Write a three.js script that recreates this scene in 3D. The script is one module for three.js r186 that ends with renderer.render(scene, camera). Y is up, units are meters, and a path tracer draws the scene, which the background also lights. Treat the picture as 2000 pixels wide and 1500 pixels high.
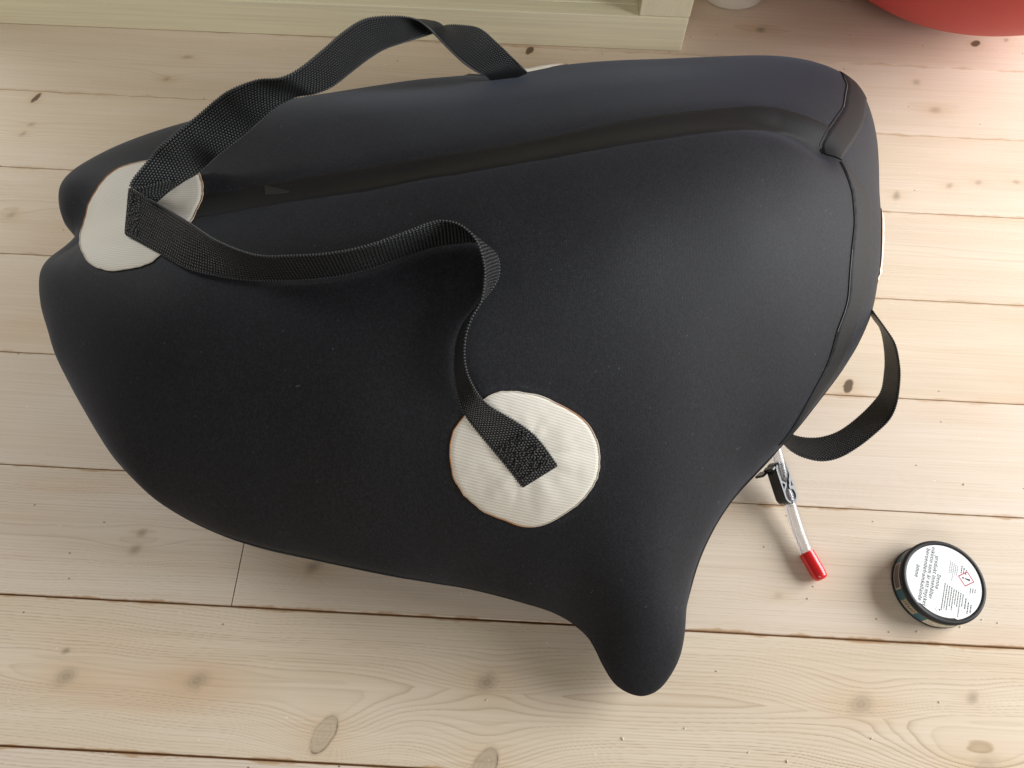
import * as THREE from 'three';
import { RectAreaLightUniformsLib } from 'three/addons/lights/RectAreaLightUniformsLib.js';
import { RoundedBoxGeometry } from 'three/addons/geometries/RoundedBoxGeometry.js';
import { mergeGeometries, mergeVertices } from 'three/addons/utils/BufferGeometryUtils.js';

// ---------------------------------------------------------------- camera, light, exposure
const scene = new THREE.Scene();
const V = (x, y, z) => new THREE.Vector3(x, y, z);
const camera = new THREE.PerspectiveCamera(53.08, 1024 / 768, 0.02, 40);
camera.position.set(0, 0.6735, 0);
camera.up.set(-0.05197, 0.43891, -0.89703);
camera.lookAt(-0.00459, 0.6735 - 0.89833, -0.43929);
scene.background = new THREE.Color().setRGB(0.115, 0.10, 0.082);
RectAreaLightUniformsLib.init();
function windowLight(color, intensity, w, h, from, to) {
  const l = new THREE.RectAreaLight(color, intensity, w, h);
  l.position.set(...from); l.lookAt(...to); scene.add(l);
  return l;
}
windowLight(new THREE.Color().setRGB(0.97, 0.985, 1.0), 12.2, 1.2, 1.0, [1.60, .76, -0.50], [0.1, 0.08, -0.27]);
windowLight(new THREE.Color().setRGB(0.94, 0.97, 1.0), 7.5, 0.9, 0.8, [-1.42, .84, -1.28], [-0.2, 0.05, -0.5]);
windowLight(new THREE.Color().setRGB(1.0, 0.985, 0.96), 4.0, 1.6, 0.9, [-0.1, 1.85, 1.7], [0, 0.1, -0.8]);
const renderer = new THREE.WebGLRenderer({ antialias: true });
renderer.setSize(1024, 768);
renderer.toneMapping = THREE.LinearToneMapping;
renderer.toneMappingExposure = 1.0;
renderer.shadowMap.enabled = true;

// ---------------------------------------------------------------- helpers
function rng(seed) { let s = seed >>> 0; return () => { s = (s + 0x6D2B79F5) | 0; let t = Math.imul(s ^ (s >>> 15), 1 | s); t = (t + Math.imul(t ^ (t >>> 7), 61 | t)) ^ t; return ((t ^ (t >>> 14)) >>> 0) / 4294967296; }; }
function hash(i, j, s) { let h = Math.imul(i, 374761393) + Math.imul(j, 668265263) + Math.imul(s, 974634541); h = Math.imul(h ^ (h >>> 13), 1274126177); return ((h ^ (h >>> 16)) >>> 0) / 4294967296; }
function noise(x, y, s) { const i = Math.floor(x), j = Math.floor(y), f = x - i, g = y - j, u = f * f * (3 - 2 * f), v = g * g * (3 - 2 * g); return (hash(i, j, s) * (1 - u) + hash(i + 1, j, s) * u) * (1 - v) + (hash(i, j + 1, s) * (1 - u) + hash(i + 1, j + 1, s) * u) * v; }
const fbm = (x, y, s) => noise(x, y, s) * .55 + noise(x * 2.1, y * 2.1, s + 7) * .28 + noise(x * 4.3, y * 4.3, s + 13) * .17;
const clamp = (x, a, b) => Math.min(b, Math.max(a, x)), mix = (a, b, t) => a + (b - a) * t, smooth = (a, b, x) => { const t = clamp((x - a) / (b - a), 0, 1); return t * t * (3 - 2 * t); };
function tex(w, h, fn, srgb, wrap = true) {
  const d = new Uint8Array(w * h * 4), o = [0, 0, 0];
  for (let j = 0; j < h; j++) for (let i = 0; i < w; i++) { fn(i, j, o); const k = (j * w + i) * 4; d[k] = clamp(o[0], 0, 255); d[k + 1] = clamp(o[1], 0, 255); d[k + 2] = clamp(o[2], 0, 255); d[k + 3] = 255; }
  const t = new THREE.DataTexture(d, w, h); t.magFilter = THREE.LinearFilter; t.minFilter = THREE.LinearMipmapLinearFilter; t.generateMipmaps = true;
  if (wrap) t.wrapS = t.wrapT = THREE.RepeatWrapping;
  if (srgb) t.colorSpace = THREE.SRGBColorSpace;
  t.needsUpdate = true; return t;
}
const lin = (r, g, b) => new THREE.Color().setRGB(r, g, b);
const std = (o) => new THREE.MeshPhysicalMaterial(o);
const taken = {};
function numbered(n) { const k = taken[n] = (taken[n] ?? -1) + 1; return k ? n + '_' + String(k).padStart(3, '0') : n; }
function tag(o, label, category, group, kind) { if (label) o.userData.label = label; if (category) o.userData.category = category; if (group) o.userData.group = group; if (kind) o.userData.kind = kind; return o; }
function thing(name, label, category, pos = [0, 0, 0], turn = 0) { const g = new THREE.Group(); g.name = numbered(name); g.position.set(...pos); g.rotation.y = turn; scene.add(g); return tag(g, label, category); }
function part(name, geo, mat, parent, label) { const m = new THREE.Mesh(geo, mat); m.name = parent === scene ? numbered(name) : name; m.castShadow = m.receiveShadow = true; parent.add(m); if (label) m.userData.label = label; return m; }
function moved(g, x, y, z) { g.translate(x, y, z); return g; }
function quadsGeo(P, N, M, uvs, closedN = false) {              // grid of points P[i*M+j] -> smooth indexed surface
  const g = new THREE.BufferGeometry(), idx = [];
  g.setAttribute('position', new THREE.Float32BufferAttribute(P, 3)); g.setAttribute('uv', new THREE.Float32BufferAttribute(uvs, 2));
  const n = closedN ? N : N - 1;
  for (let i = 0; i < n; i++) for (let j = 0; j < M - 1; j++) { const a = i * M + j, b = ((i + 1) % N) * M + j; idx.push(a, a + 1, b, b, a + 1, b + 1); }
  g.setIndex(idx); g.computeVertexNormals(); return g;
}

// ---------------------------------------------------------------- floor: pine boards laid side by side
const BW = 0.115, BO = 5.92;                                    // board width, offset of board row 0
const floorGroup = new THREE.Group(); floorGroup.name = 'floor'; floorGroup.userData.kind = 'structure'; scene.add(floorGroup);
// knots: x in metres, y in board rows, half-length across and along the board, darkness, style (0 soft, 1 ringed, 2 loose with dark rim, 3 hole)
const KNOTS = [[-.624, -1.11, .005, .006, .8, 0], [-.605, -1.12, .004, .006, .7, 0], [.287, -1.45, .006, .0085, .9, 1], [.558, -1.4, .005, .005, .9, 3], [.599, -1.48, .004, .004, .7, 0], [-.004, -.95, .006, .004, .9, 3], [-.42, -.59, .004, .008, .5, 0], [-.436, -.26, .005, .005, .5, 1],
  [-.58, .1, .007, .003, .8, 3], [-.572, .45, .004, .005, .5, 0], [-.577, .58, .005, .004, .5, 0], [.47, -.76, .006, .006, .5, 0], [.484, -.37, .007, .009, .5, 1], [-.552, 1.57, .006, .005, .4, 1], [.415, .8, .007, .005, .7, 0], [.478, .64, .005, .004, .5, 0], [.512, .58, .004, .005, .5, 0], [.556, .55, .004, .005, .5, 0],
  [.326, 2.91, .007, .004, 1, 3], [-.323, 4.49, .005, .005, .6, 0], [-.325, 4.62, .006, .006, .6, 0], [-.168, 4.68, .0075, .008, .7, 1], [.236, 4.71, .004, .005, .25, 0],
  [-.359, 5.37, .003, .004, .8, 0], [-.353, 5.54, .0085, .010, .55, 1], [-.247, 5.52, .009, .011, .55, 1], [-.138, 5.82, .0135, .0085, .8, 2], [-.011, 5.43, .009, .010, .65, 1], [-.009, 5.965, .013, .009, .8, 2], [.295, 5.44, .010, .012, .5, 1], [.388, 5.36, .006, .006, .55, 0], [.385, 5.85, .016, .013, .42, 1],
  [-.2, 2.4, .006, .007, .5, 1], [.1, 1.4, .006, .007, .5, 1], [.52, 3.35, .004, .004, .3, 0]];
const ARCH = { '-2': [.5, .35], '-1': [.5, .3], 0: [.5, .4], 1: [.45, .45], 2: [.55, .35], 3: [.4, .4], 4: [.45, .5], 5: [.45, 1.25], 6: [.4, .9] };
function boardTexture(row) {
  const W = 2048, H = 224, s = row * 31 + 400, kn = KNOTS.filter((k) => Math.floor(k[1]) === row || Math.abs(k[1] - row - .5) < .62).map((k) => ({ x: k[0], y: (k[1] - row) * BW, a: k[2], b: k[3], d: k[4], t: k[5] }));
  const [vc, con] = ARCH[row] ?? [.5, .4], warm = hash(row, 3, 9) * 4 - 2;
  return tex(W, H, (i, j, o) => {
    const x = i / W * 1.5 - .75, y = (j + .5) / H * BW;
    let yy = y - vc * BW + (fbm(x * 2.2, 1.5, s) - .5) * .035 + (fbm(x * 7, y * 25, s + 1) - .5) * .010;
    let push = 0, halo = 0, knot = 0, kr = 0, rim = 0, kt = 0;
    for (const k of kn) {
      const dx = x - k.x, dy = y - k.y, e2 = (dx / (k.b * 5.5)) ** 2 + (dy / (k.a * 2.4)) ** 2;
      if (e2 > 9) continue;
      const g = Math.exp(-e2); push += g * k.a * (k.t === 0 ? .8 : k.t === 2 ? 1.4 : 1.3) * (k.y > vc * BW ? -1 : 1) * (k.t === 3 ? .5 : 1);
      const wob = 1 + (k.t === 2 ? .10 : .34) * (noise(Math.atan2(dy, dx) * 1.5 + 9, k.x * 50, s) - .5), e = Math.hypot((dx + dy * .35) / k.b, dy / k.a) / wob;
      halo = Math.max(halo, Math.exp(-((Math.abs(dx) / (k.b * 2.6)) ** 2 + (dy / (k.a * 1.5)) ** 2)) * (k.t ? 1 : .5));
      if (e < 1.35) { const q = k.d * smooth(1.35, k.t === 2 || k.t === 3 ? .8 : .15, e); if (q > knot) { knot = q; kr = e; kt = k.t; } if (k.t === 2) rim = Math.max(rim, Math.exp(-(((e - 1) / .05) ** 2)) * .75 * (.1 + .9 * noise(dx * 700, dy * 700, s)) * (.3 + .7 * smooth(-.3, .6, (dx / k.b + dy / k.a) * .6))); }
    }
    yy += push * Math.sign(yy || 1) * .8;
    const R = Math.sqrt(.00016 + yy * yy) / .0023 + push * 120 + (noise(x * 40, y * 300, s + 5) - .5) * .12;
    const f = R - Math.floor(R), id = Math.floor(R), late = Math.pow(f, 5) * smooth(1, .93, f), vary = .35 + .9 * hash(id, 5, s);
    const fade = con * (.35 + .95 * noise(x * 3.1, y * 18, s + 9));
    const fibre = (noise(x * 26, y * 2600, s + 2) - .5) * .9 + (noise(x * 7, y * 900, s + 3) - .5) * .9;
    const tone = (fbm(x * 2.5, y * 20, s + 4) - .5), white = fbm(x * 6 + 3, y * 40, s + 6) - .5, red = smooth(.52, .8, fbm(x * 3.3 + 20, y * 14, s + 11));
    let r = 224 + warm * .4 + tone * 12 + white * 8, g = 208 + warm * .2 + tone * 15 + white * 11, b = 187 - warm + tone * 18 + white * 15;
    r -= fibre * 7; g -= fibre * 8; b -= fibre * 10;
    r -= red * 4; g -= red * 11; b -= red * 16;
    const l = clamp(late * vary * fade, 0, 1); r -= l * 46; g -= l * 52; b -= l * 56;
    r -= halo * 7; g -= halo * 13; b -= halo * 19;
    if (knot > 0) { const ring = .5 + .5 * Math.sin(kr * 17 + kt), c = kt === 3 ? [112, 94, 76] : kt === 2 ? [178 + ring * 9 + tone * 60 + fibre * 14, 161 + ring * 9 + tone * 60 + fibre * 14, 138 + ring * 8 + tone * 60 + fibre * 14] : [146 + ring * 18 + kr * 22, 131 + ring * 17 + kr * 22, 112 + ring * 15 + kr * 22]; const q = kt === 3 ? clamp(knot * 1.2, 0, 1) : knot; r = mix(r, c[0], q); g = mix(g, c[1], q); b = mix(b, c[2], q); }
    if (rim > 0) { r = mix(r, 48, rim); g = mix(g, 36, rim); b = mix(b, 26, rim); }
    const ed = Math.min(y, BW - y), chip = smooth(.0022, .0002, ed - .0030 * (fbm(x * 60, row + (y > .05 ? 3 : 0), s + 31) - .52) * 2) * (row > 3 ? .55 : .26); r = mix(r, 168, chip); g = mix(g, 126, chip); b = mix(b, 84, chip);
    const sp = hash(i >> 1, j >> 1, s + 21); if (sp > .99985) { r *= .55; g *= .5; b *= .45; } else if (sp < .0002) { r += 22; g += 24; b += 26; }
    o[0] = r; o[1] = g; o[2] = b;
  }, true);
}
function boardGeo(x0, x1, z0, z1, row, c0, c1) {
  const sec = [[z0, -.018], [z0, -c0], [z0 + c0 * .8, 0], [z1 - c1 * .8, 0], [z1, -c1], [z1, -.018]], p = [], uv = [], n = [];
  const add = (a, b, c, d, nn) => { for (const q of [a, b, c, a, c, d]) { p.push(...q); uv.push((q[0] + .75) / 1.5, (q[2] / BW + BO) - row); n.push(...nn); } };
  for (let k = 0; k < 5; k++) { const [za, ya] = sec[k], [zb, yb] = sec[k + 1], dz = zb - za, dy = yb - ya, L = Math.hypot(dz, dy); add([x0, ya, za], [x0, yb, zb], [x1, yb, zb], [x1, ya, za], [0, dz / L, -dy / L]); }
  for (const [x, s] of [[x0, -1], [x1, 1]]) add([x, -.018, z0], [x, 0, z0 + c0 * .8], [x, 0, z1 - c1 * .8], [x, -.018, z1], [s, 0, 0]);
  const g = new THREE.BufferGeometry(); g.setAttribute('position', new THREE.Float32BufferAttribute(p, 3)); g.setAttribute('normal', new THREE.Float32BufferAttribute(n, 3)); g.setAttribute('uv', new THREE.Float32BufferAttribute(uv, 2)); return g;
}
const GAP = { '-1': .3, 0: .35, 1: .6, 2: .6, 3: .8, 4: .8, 5: 1.5, 6: 1.5 };   // millimetres between board k-1 and board k
const gap = (k) => (GAP[k] ?? .6) / 1000, boardMats = {};
for (let row = -8; row <= 8; row++) {
  const tr = row < -3 ? row + 6 : row > 6 ? row - 5 : row;
  const mat = boardMats[tr] ??= std({ map: boardTexture(tr), roughness: .62, specularIntensity: .35 });
  const z0 = (row - BO) * BW + gap(row) / 2, z1 = (row + 1 - BO) * BW - gap(row + 1) / 2, c0 = Math.max(.0004, gap(row) * .5), c1 = Math.max(.0004, gap(row + 1) * .5);
  const cuts = row === 4 ? [-2, -.2312, 2] : [-2, 2];
  for (let k = 0; k + 1 < cuts.length; k++) part('floor_board', boardGeo(cuts[k] + (k ? .0004 : 0), cuts[k + 1] - (k + 2 < cuts.length ? .0004 : 0), z0, z1, tr === row ? row : row, c0, c1), mat, floorGroup);
}
part('subfloor', moved(new THREE.BoxGeometry(4, .01, 2.2), 0, -.0085, -.6), std({ color: lin(.34, .18, .08), roughness: .9 }), floorGroup);
const OUTLINE = [[-.3665,-.3669,.15],[-.3839,-.3858,.1498],[-.3928,-.4095,.1491],[-.3867,-.4271,.1486],[-.3742,-.4406,.1489],[-.3541,-.4573,.1498],[-.3274,-.4741,.15],[-.3008,-.4893,.1491],[-.2703,-.5074,.1445],[-.2331,-.5341,.1321],[-.1948,-.5593,.1218],[-.1631,-.5777,.12],[-.1182,-.5955,.12],[-.0695,-.6068,.1196],[-.0346,-.6146,.1178],[-.0043,-.6242,.1143],[.0421,-.6433,.107],[.0844,-.6561,.1018],[.1369,-.6639,.0996],[.1888,-.669,.0998],[.2303,-.6727,.1],[.261,-.6716,.1],[.2861,-.6659,.0998],[.311,-.6533,.0995],[.3258,-.6383,.0994],[.3356,-.6232,.0996],[.3403,-.5985,.0998],[.341,-.5686,.1],[.3388,-.5364,.1],[.3317,-.4875,.0988],[.3292,-.4545,.0957],[.3241,-.4211,.0949],[.3161,-.388,.095],[.3084,-.3639,.0948],[.2973,-.3414,.0924],[.2885,-.3264,.0864],[.2807,-.3144,.0798],[.2625,-.2908,.0751],[.2422,-.2656,.075],[.2229,-.2441,.0739],[.2075,-.228,.0632],[.1923,-.2117,.0514],[.1784,-.1934,.05],[.1662,-.1735,.0499],[.1572,-.1538,.0449],[.1519,-.1356,.037],[.1476,-.1164,.036],[.1452,-.0963,.0362],[.1407,-.0795,.0356],[.1329,-.0651,.0334],[.1231,-.0545,.0323],[.1111,-.0498,.032],[.0988,-.052,.0322],[.0883,-.0587,.0331],[.0795,-.071,.0354],[.0731,-.0831,.0361],[.0677,-.0908,.036],[.0602,-.0972,.0366],[.0497,-.1032,.0408],[.0345,-.1067,.0545],[.0141,-.1103,.0618],[-.0102,-.1155,.0618],[-.0344,-.1193,.0628],[-.058,-.1202,.0712],[-.0889,-.1223,.0796],[-.1208,-.1268,.08],[-.1527,-.1315,.0823],[-.1826,-.1351,.0895],[-.21,-.1413,.09],[-.2308,-.1478,.0903],[-.2512,-.1559,.094],[-.2678,-.1641,.1071],[-.282,-.1748,.1174],[-.301,-.191,.1199],[-.3178,-.2088,.12],[-.3349,-.229,.1208],[-.3469,-.2456,.1264],[-.3569,-.2622,.1365],[-.3665,-.2803,.1397],[-.3788,-.3028,.14],[-.3861,-.3259,.1405],[-.3827,-.3401,.1445],[-.3737,-.3507,.1488],[-.3672,-.3596,.1499]];
const TOPS = [[-.2785,-.342,.215],[-.2193,-.3484,.228],[-.1039,-.3802,.235],[.0072,-.4175,.233],[.1277,-.461,.222],[.2179,-.4639,.208],[-.3147,-.2744,.2],[-.2484,-.2499,.213],[-.1404,-.2626,.236],[-.0397,-.283,.245],[.0631,-.3135,.24],[.1601,-.3566,.22],[.2294,-.3617,.187],[-.2309,-.191,.175],[-.1016,-.1738,.19],[.009,-.1866,.177],[.0999,-.228,.178],[.1794,-.278,.17],[-.1044,-.1409,.145],[.0407,-.1362,.122],[.1003,-.1192,.095],[.1031,-.0727,.06],[-.3342,-.3798,.2],[-.2849,-.4204,.21],[-.137,-.4581,.212],[.0274,-.5016,.2],[.1633,-.5452,.185],[.2517,-.5464,.178],[-.1117,-.5567,.16],[.1277,-.6136,.15],[.2783,-.4619,.182]];
const ROUND = [[-.3888,-.3195,.06],[-.4037,-.4257,.055],[-.3529,-.5139,.07],[-.2897,-.1893,.09],[-.2014,-.1388,.1],[-.0684,-.1162,.1],[.0234,-.1031,.075],[.0944,-.0493,.05],[.0955,-.0963,.045],[.1455,-.1499,.07],[.2151,-.2387,.085],[.3111,-.4146,.085],[.3355,-.6002,.07],[.24,-.6576,.1],[-.0198,-.6177,.1],[-.2169,-.5693,.085],[-.0493,-.34,.13]];
const SEAM = [[-.3669,-.3616],[-.3332,-.3493],[-.3044,-.347],[-.2763,-.3488],[-.2193,-.3484],[-.1569,-.3612],[-.1039,-.3801],[-.049,-.397],[.0072,-.4175],[.0658,-.4394],[.1277,-.461],[.1711,-.4725],[.2063,-.4743],[.2391,-.466]];
const TAPE_TOP = [[[-.2461,-.3644],[-.2199,-.3648],[-.1907,-.3707],[-.1537,-.3797],[-.0986,-.3971],[-.0643,-.4066],[-.0207,-.42],[.033,-.4407],[.0894,-.4652],[.1306,-.4804],[.1758,-.4969],[.2018,-.5032],[.2272,-.5014],[.2564,-.4992]],[[-.2394,-.3387],[-.2146,-.3419],[-.1884,-.3461],[-.1601,-.3508],[-.1134,-.359],[-.0775,-.3706],[-.044,-.378],[.0151,-.3958],[.0498,-.4075],[.1043,-.4286],[.169,-.4561],[.196,-.4663],[.2173,-.4709],[.2433,-.4674]]];
const TAPE_CORNER = [[[.3135,-.6558],[.3018,-.6083],[.2996,-.5927],[.2899,-.5664],[.2807,-.5414],[.2637,-.5115],[.245,-.4788],[.2436,-.4727],[.2459,-.4663]],[[.3091,-.6266],[.314,-.6142],[.32,-.6083],[.3387,-.6202],[.3237,-.5813],[.3084,-.5414],[.2887,-.5044],[.2724,-.4777],[.2635,-.4629]]];
const TAPE_END = [[[.2599,-.4606],[.2654,-.4474],[.2694,-.4363],[.2705,-.4205],[.2705,-.4084],[.2674,-.3873],[.2663,-.3689],[.2663,-.349],[.2597,-.3278],[.2557,-.3072],[.2454,-.2858],[.2297,-.2577],[.2191,-.2439]],[[.2665,-.4608],[.2789,-.4535],[.2883,-.4523],[.2956,-.4466],[.2975,-.4362],[.2957,-.404],[.2908,-.3817],[.2886,-.361],[.2839,-.3433],[.2792,-.3259],[.2702,-.3069],[.2466,-.2759],[.2319,-.2559]]];
const PATCH_FRONT = [[-.01,-.2207],[.0031,-.2222],[.0163,-.2221],[.03,-.2195],[.0433,-.2158],[.0522,-.2106],[.0585,-.2035],[.0617,-.1944],[.0613,-.1842],[.0576,-.1765],[.0507,-.1684],[.0404,-.1611],[.027,-.1546],[.0131,-.1525],[0,-.1543],[-.0153,-.1579],[-.0264,-.1628],[-.0348,-.1687],[-.0403,-.1766],[-.0425,-.1868],[-.0406,-.1958],[-.0367,-.202],[-.0305,-.2081],[-.0216,-.215]];
const PATCH_LEFT = [[-.2929,-.4027],[-.3057,-.4027],[-.3178,-.4013],[-.328,-.3954],[-.3377,-.3853],[-.3464,-.3778],[-.3509,-.368],[-.3506,-.355],[-.3291,-.3265],[-.3151,-.3112],[-.3023,-.3042],[-.2899,-.3001],[-.2737,-.2994],[-.2625,-.3014],[-.2542,-.308],[-.2453,-.3209],[-.2397,-.3349],[-.2382,-.3481],[-.2366,-.3581],[-.238,-.3682],[-.2436,-.3811],[-.2546,-.3924],[-.2725,-.4005]];
const STRAP_BACK = [[[-.258,.231,-.3679],[-.2824,.2358,-.3546],[-.2712,.2438,-.3738],[-.2579,.2533,-.3826],[-.235,.2635,-.3983],[-.2205,.2727,-.4045],[-.208,.2802,-.4076],[-.1897,.2856,-.4123],[-.1721,.2882,-.413],[-.1604,.289,-.4218],[-.1477,.2883,-.4415],[-.1362,.286,-.4638],[-.1237,.2815,-.4838],[-.1053,.2742,-.4971],[-.092,.2641,-.5079],[-.0835,.2507,-.5154],[-.0792,.2342,-.5264],[-.0691,.2148,-.5328],[-.0598,.195,-.5421],[-.0509,.176,-.5542],[-.0408,.1574,-.5678],[-.0352,.1385,-.5769]],[[-.2602,.2022,-.3802],[-.2725,.2108,-.3595],[-.2426,.2236,-.3842],[-.2271,.2361,-.3881],[-.2055,.2474,-.4001],[-.193,.256,-.4057],[-.1826,.2618,-.4114],[-.1686,.2649,-.4202],[-.1562,.2653,-.4236],[-.1445,.2643,-.4326],[-.1333,.2619,-.4511],[-.1242,.2577,-.4698],[-.1141,.252,-.4883],[-.0997,.2449,-.5062],[-.0886,.2373,-.522],[-.0813,.2298,-.5365],[-.0739,.2227,-.5531],[-.0607,.2146,-.5641],[-.047,.204,-.5737],[-.0318,.1892,-.5744],[-.0148,.1719,-.573],[-.0041,.1536,-.5798]]];
const STRAP_FRONT = [[[-.296,.2163,-.3698],[-.264,.2253,-.3483],[-.2281,.2458,-.3185],[-.2007,.2564,-.2973],[-.171,.2626,-.2836],[-.1447,.2673,-.2815],[-.1214,.2705,-.2826],[-.0989,.2732,-.2876],[-.0771,.2753,-.297],[-.0573,.2764,-.3067],[-.0452,.2766,-.3069],[-.0367,.2761,-.3025],[-.0301,.2739,-.2961],[-.0253,.2706,-.2862],[-.023,.2671,-.2751],[-.024,.2614,-.2596],[-.0297,.2578,-.2475],[-.0329,.2524,-.2364],[-.033,.2446,-.2259],[-.0306,.2348,-.2191],[-.0246,.2215,-.2131],[-.0164,.2104,-.2094],[.0042,.196,-.2035],[.017,.1868,-.1972],[.032,.1702,-.1848]],[[-.2883,.2154,-.3286],[-.2499,.2259,-.3046],[-.2309,.2295,-.2933],[-.2123,.2323,-.2871],[-.185,.236,-.2817],[-.156,.2404,-.2801],[-.128,.2446,-.2815],[-.1037,.2477,-.2865],[-.0808,.25,-.2962],[-.0584,.2513,-.3054],[-.0432,.2517,-.3086],[-.0296,.2516,-.3103],[-.0189,.2506,-.3042],[-.0149,.2485,-.2943],[-.0166,.2457,-.2827],[-.0275,.2418,-.2666],[-.0358,.2382,-.255],[-.0398,.2335,-.2435],[-.0405,.2275,-.2327],[-.0393,.219,-.2209],[-.0355,.2085,-.2096],[-.0291,.2004,-.2016],[-.0122,.1828,-.1881],[-.003,.173,-.1811],[.0088,.1595,-.1715]]];
const STRAP_END = [[[.2987,.1131,-.3731],[.3054,.1113,-.3606],[.3133,.1096,-.3473],[.3198,.1079,-.3346],[.3219,.1057,-.3206],[.3218,.1027,-.3046],[.3173,.099,-.2829],[.3105,.0957,-.2686],[.2981,.0925,-.2565],[.284,.089,-.2453],[.2688,.0852,-.2364],[.255,.0818,-.2338],[.2417,.0791,-.2372],[.2325,.0769,-.2435],[.2256,.075,-.253],[.2187,.0732,-.2651]],[[.3115,.0874,-.3847],[.3177,.0854,-.3717],[.3231,.0837,-.363],[.3251,.0815,-.3496],[.3249,.0794,-.3347],[.3232,.0779,-.3227],[.3183,.0763,-.3047],[.3097,.0744,-.2928],[.2945,.0717,-.2781],[.2794,.0692,-.2669],[.2664,.067,-.2618],[.2562,.0647,-.2608],[.2464,.0619,-.2628],[.2392,.0587,-.2675],[.2344,.0554,-.2749],[.2306,.0522,-.2845]]];
const TUBE = [[.2293,.04,-.2872],[.2362,.033,-.2606],[.244,.022,-.2383],[.2519,.014,-.2104],[.2589,.0095,-.1866],[.264,.008,-.1723],[.272,.0075,-.1559]];
const TAPE_FLAP = [[[-.1909,-.3697],[-.1814,-.3663],[-.1707,-.3623]],[[-.1877,-.3574],[-.1799,-.3586],[-.1699,-.3603]]];
const CLAMP_UP = [-0.318,0.285,-0.904];
const CLAMP_AT = [0.2454,0.0250,-0.2340];
const CLAMP_FACE = [.40,1,.10];
const LABEL_TURN = 1.913;
const LABEL_NOTCH = 1.963;

// ---------------------------------------------------------------- bookcase, ball and tub at the back
const cream = std({ color: lin(.92, .86, .65), map: tex(256, 256, (i, j, o) => { const c = 246 + (fbm(i / 40, j / 14, 5) - .5) * 22 - (hash(i, j, 6) > .9985 ? 40 : 0); o[0] = c; o[1] = c; o[2] = c - 3; }, true), roughness: .5, specularIntensity: .4, bumpMap: tex(256, 256, (i, j, o) => { o[0] = o[1] = o[2] = 128 + (fbm(i / 9, j / 30, 3) - .5) * 160; }, false), bumpScale: .00012 });
{
  const t = thing('bookcase', 'cream painted wooden bookcase standing on the floor along the back of the bag', 'bookcase', [.184, 0, -.8015], .0127);
  const box = (x0, x1, y0, y1, z0, z1, r = .0015) => moved(new RoundedBoxGeometry(x1 - x0, y1 - y0, z1 - z0, 2, r), (x0 + x1) / 2, (y0 + y1) / 2, (z0 + z1) / 2);
  part('base_rail', box(-.97, -.0006, .0004, .0475, -.02, .0008), cream, t);
  part('stile', box(-.0605, 0, .048, .78, -.02, 0), cream, t); part('stile', box(-.97, -.91, .048, .78, -.02, 0), cream, t);
  part('side_panel', box(-.02, -.001, .0004, .78, -.34, -.0205), cream, t); part('side_panel', box(-.97, -.95, .0004, .78, -.34, -.0205), cream, t);
  part('shelf', box(-.9495, -.0205, .03, .048, -.33, -.0205), cream, t); part('shelf', box(-.9495, -.0205, .40, .418, -.33, -.0205), cream, t);
  part('back_panel', box(-.9495, -.0205, .0485, .77, -.34, -.3305), cream, t); part('top_board', box(-.98, .01, .7805, .80, -.345, .01), cream, t);
}
{
  const R = .28, pts = [];
  for (let i = 0; i <= 160; i++) { const a = -Math.PI / 2 + Math.PI * i / 160; let r = R; const lat = a * 180 / Math.PI; for (const q of [-62, -50, -38, 38, 50, 62]) r -= .0016 * Math.exp(-(((lat - q) / 1.3) ** 2)); pts.push(new THREE.Vector2(Math.max(0, r * Math.cos(a)), r * Math.sin(a))); }
  const t = thing('exercise_ball', 'large glossy red inflatable exercise ball at the top right on the floor', 'exercise ball', [.52, .28, -.953]);
  const red = std({ color: lin(.46, .036, .032), roughness: .5, specularIntensity: .6, bumpMap: tex(256, 256, (i, j, o) => { o[0] = o[1] = o[2] = 128 + (hash(i, j, 5) - .5) * 120; }, false), bumpScale: .0001 });
  const b = part('ball_skin', new THREE.LatheGeometry(pts, 128), red, t); b.rotation.set(.5, 0, .9);
  const p = part('valve_plug', moved(new THREE.CylinderGeometry(.006, .007, .004, 24), 0, R + .0005, 0), std({ color: lin(.7, .68, .66), roughness: .5 }), t); p.rotation.set(.5, 0, .9);
}
{
  const t = thing('plastic_tub', 'small white plastic tub at the top edge between the bookcase and the red ball', 'plastic tub', [.256, 0, -.913], .1);
  const w = std({ color: lin(.74, .70, .62), roughness: .45 });
  const sh = new THREE.Shape(); sh.absellipse(0, 0, .036, .030, 0, Math.PI * 2);
  const g = new THREE.ExtrudeGeometry(sh, { depth: .07, bevelEnabled: true, bevelSize: .004, bevelThickness: .004, bevelSegments: 4, curveSegments: 48 }); g.rotateX(-Math.PI / 2); g.translate(0, .0045, 0);
  part('tub', g, w, t);
  const s2 = new THREE.Shape(); s2.absellipse(0, 0, .039, .033, 0, Math.PI * 2); const g2 = new THREE.ExtrudeGeometry(s2, { depth: .01, bevelEnabled: true, bevelSize: .0015, bevelThickness: .0015, bevelSegments: 3, curveSegments: 48 }); g2.rotateX(-Math.PI / 2); g2.translate(0, .0815, 0); part('lid', g2, w, t);
}

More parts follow.
